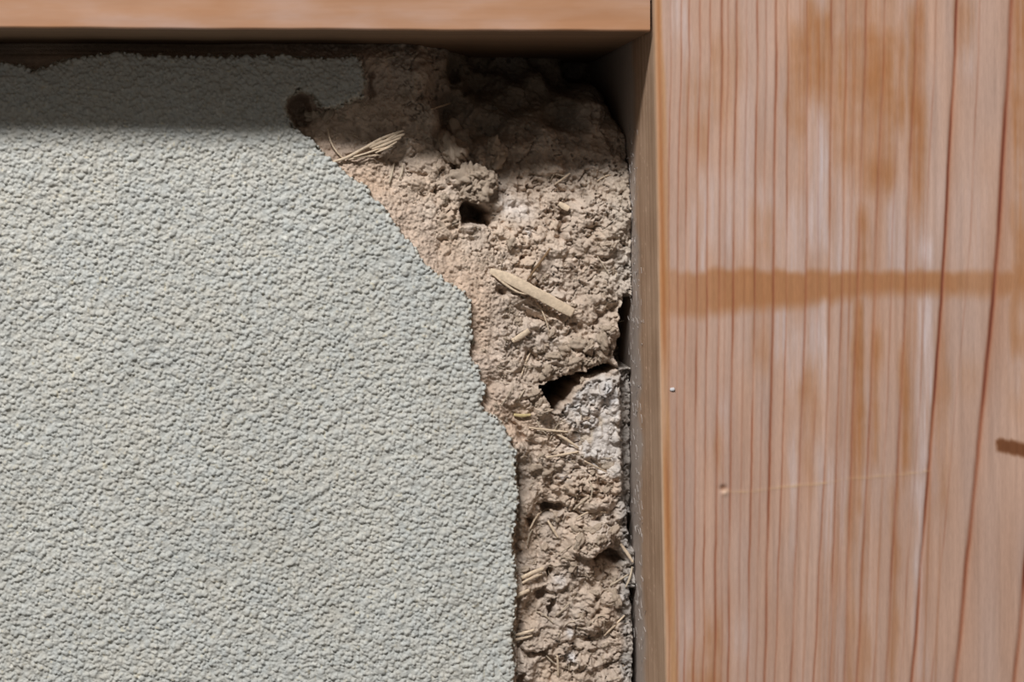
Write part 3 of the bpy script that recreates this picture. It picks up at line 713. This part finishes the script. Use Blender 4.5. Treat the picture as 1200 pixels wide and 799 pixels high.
# clods bedded in the daub: parts of the wall, shared meshes
clods = [lump_mesh('clod', 1.0, 900+i, 4, .45, (1, .8, .85), True) for i in range(6)]
for c in clods: c.materials.append(M_clod)
rs = random.Random(4)
spots = [(545, 204, 9), (560, 207, 10), (572, 214, 8), (548, 216, 7), (556, 226, 7), (540, 160, 12), (528, 178, 12), (576, 172, 12), (580, 190, 9), (676, 623, 6), (687, 622, 6), (700, 620, 5), (679, 634, 7), (694, 640, 9), (704, 632, 8), (716, 624, 8),
         (722, 633, 6), (662, 412, 8), (676, 404, 9), (692, 406, 8), (706, 398, 8), (716, 386, 7), (652, 428, 8), (640, 436, 7), (670, 424, 8), (688, 422, 7), (704, 418, 7), (632, 474, 7), (640, 482, 6), (628, 462, 6),
         (650, 418, 6), (634, 410, 7), (646, 392, 6), (610, 376, 6), (598, 364, 7), (626, 548, 7), (640, 552, 8), (632, 536, 6), (654, 606, 5), (648, 600, 5), (664, 654, 6), (672, 662, 5), (614, 668, 6), (626, 660, 6), (700, 660, 5),
         (640, 640, 6), (690, 675, 5), (722, 700, 6), (730, 780, 6), (716, 570, 6), (700, 600, 6), (356, 148, 6), (352, 132, 7), (368, 136, 7), (384, 134, 8), (400, 140, 7), (600, 284, 5), (560, 300, 5), (545, 305, 4), (530, 262, 6), (520, 232, 6), (535, 222, 6)]
for i in range(70):
    x = rs.uniform(560, 725); y = rs.uniform(280, 795)
    if x < 612 + (0 if y > 500 else -60): continue
    spots.append((x, y, rs.uniform(2.6, 5)))
for i, (x, y, r) in enumerate(spots):
    d = depth_at(x, y)
    if d > .020 and y > 200: continue
    o = obj('clod', clods[i % 6], None, wall)
    rr = r*S
    o.location = W(x, y, d + rr*.25)
    o.scale = (rr*rs.uniform(.8, 1.15), rr*.8, rr*rs.uniform(.7, 1))
    o.rotation_euler = (rs.uniform(-.6, .6), rs.uniform(0, 6.28), rs.uniform(-.6, .6))

# clump overhanging the small cavity
for i, (x, y, r, d) in enumerate([(541, 209, 10, .0062), (550, 206, 10, .0058), (561, 207, 11, .0058), (571, 212, 9, .0062), (547, 219, 9, .0060), (557, 218, 10, .0054), (567, 223, 9, .0060), (543, 229, 7, .0064), (554, 229, 7, .0062), (577, 219, 5, .0066), (563, 234, 5, .0066)]):
    o = obj('clod', clods[(i*5+2) % 6], None, wall)
    o.location = W(x, y, d); o.scale = (r*S*1.1, r*S*.95, r*S*.95); o.rotation_euler = (i*.7, i*1.9, i*.4)

# whitish lump wedged between the hole and the post
def build_lump():
    P = np.array([(720, 437), (706, 438), (691, 441), (682, 448), (674, 458), (667, 470), (658, 482), (655, 489), (664, 498), (674, 508), (678, 522), (688, 534), (700, 548), (712, 556), (723, 552), (725, 520), (724, 490), (723, 460)], float)
    us = np.arange(650, 732, 1.0); vs = np.arange(432, 562, 1.0)
    U, V_ = np.meshgrid(us, vs)
    sd = poly_sd(U + 1.8*fbm(U, V_, 8, 930, 2), V_ + 1.8*fbm(U, V_, 8, 940, 2), P)
    t = np.clip(sd/14, 0, 1)
    h = 2.6*np.sqrt(np.clip(1-(1-t)**2, 0, 1)) + .5*fbm(U, V_, 18, 950, 3)
    rs2 = np.random.RandomState(3); Hm = h.copy()
    for k in range(420):
        cu, cv, r = rs2.uniform(652, 730), rs2.uniform(434, 560), rs2.uniform(2, 6)*(.6+.4*rs2.rand())
        q = 1-((U-cu)**2+(V_-cv)**2)/r**2
        m = q > 0
        j = min(int(cu-650), 81); i = min(int(cv-432), 129)
        h[m] = np.maximum(h[m], Hm[i, j]+.10*r*np.sqrt(q[m])-.1)
    h += .12*fbm(U, V_, 4, 960, 2)
    h = np.where(sd < 0, -7.0+.2*sd, h)
    dz = 0.0105 - h/1000
    k = 1+0.0085/D
    X = (U-CX)*S*k; Z = Z0+(CY-V_)*S*k
    keep = (sd > -1.6).ravel(); F = grid_faces(*U.shape); F = F[keep[F].all(1)]
    used = np.zeros(U.size, bool); used[F.ravel()] = True
    idx = -np.ones(U.size, int); idx[used] = np.arange(used.sum())
    C = np.broadcast_to(np.array([200, 193, 188.]), U.shape+(3,)).copy()
    C += (fbm(U, V_, 24, 970, 3)*6)[..., None]
    tan = sst(.1, .6, fbm(U, V_, 30, 980, 2))
    C = C*(1-.6*tan[..., None]) + np.array([190, 172, 150.])*.6*tan[..., None]
    me = mesh_np('daub_lump', np.stack([X, dz, Z], -1).reshape(-1, 3)[used], idx[F], lin(np.clip(C, 0, 255)).reshape(-1, 3)[used])
    return obj('daub_lump', me, M_mud, label='whitish lump of daub wedged between the black hole and the post', category='daub')
build_lump()

# hair-fine straw fibres: nobody could count them
def build_fibres():
    rs = np.random.RandomState(12); V = []; F = []
    for i in range(330):
        y = rs.uniform(80, 795)
        xl = np.interp(y, [80, 160, 235, 350, 480, 530, 800], [440, 375, 445, 560, 575, 610, 612])
        xr = np.interp(y, [80, 150, 200, 800], [505, 540, 728, 735])
        if xr-xl < 10: continue
        x = rs.uniform(xl, xr); a = rs.rand()*6.28; L = rs.uniform(5, 17); bend = rs.uniform(-.4, .4)
        d0 = depth_at(x, y)
        if d0 > .016: continue
        b0 = len(V); wd = rs.uniform(.35, .8)*S; n = 5; lift = rs.uniform(.0001, .0012)
        for k in range(n+1):
            t = k/n; an = a+bend*(t-.5)*2
            px = x+math.cos(an)*L*(t-.5); py = y+math.sin(an)*L*(t-.5)
            p = W(px, py, min(depth_at(px, py), d0+.0006)-.0002-lift*t)
            nx, nz = -math.sin(an), -math.cos(an)
            for s_ in ((1, 0), (-.5, .87), (-.5, -.87)):
                V.append((p.x-nx*wd*s_[0]*(1-.5*t), p.y+wd*s_[1], p.z+nz*wd*s_[0]*(1-.5*t)))
        for k in range(n):
            for s_ in range(3):
                s2 = (s_+1) % 3
                F.append((b0+k*3+s_, b0+k*3+s2, b0+k*3+3+s2, b0+k*3+3+s_))
    me = bpy.data.meshes.new('straw_fibres'); me.from_pydata(V, [], F); me.update()
    obj('straw_fibres', me, M_fibre, wall, kind='stuff')
build_fibres()

# grey lint hanging on the side of the post
def build_lint():
    rs = np.random.RandomState(31); V = []; F = []
    for i in range(260):
        y = rs.uniform(150, 795); xs_ = 766 + lean_px(y)
        d = rs.normal(.002, .0035) if rs.rand() < .75 else rs.uniform(.004, .014)
        X0 = (xs_-CX)*S*F1 - rs.uniform(.0000, .0007); Zc = Z0+(CY-y)*S*(1+d/D)
        a = rs.uniform(-.6, .6)+math.pi/2*rs.choice([1, 1, 1, 0]); L = rs.uniform(4, 13)*S; cv = rs.uniform(-2.4, 2.4); wd = rs.uniform(.18, .4)*S
        p = np.array([X0, d, Zc]); b0 = len(V); n = 6; an = a
        for k in range(n+1):
            for s_ in ((1, 0), (-.5, .87), (-.5, -.87)):
                V.append((p[0]+wd*s_[0], p[1]+wd*s_[1], p[2]+wd*s_[1]*.5))
            an += cv/n
            p = p + np.array([-abs(math.cos(an))*.22*(1 if k % 2 else -.6), math.cos(an)*.9, math.sin(an)])*L/n
        for k in range(n):
            for s_ in range(3):
                s2 = (s_+1) % 3
                F.append((b0+k*3+s_, b0+k*3+s2, b0+k*3+3+s2, b0+k*3+3+s_))
    me = bpy.data.meshes.new('lint'); me.from_pydata(V, [], F); me.update()
    obj('lint', me, plain_mat('grey_lint', (176, 170, 166), 1.0, .05), post, kind='stuff')
build_lint()
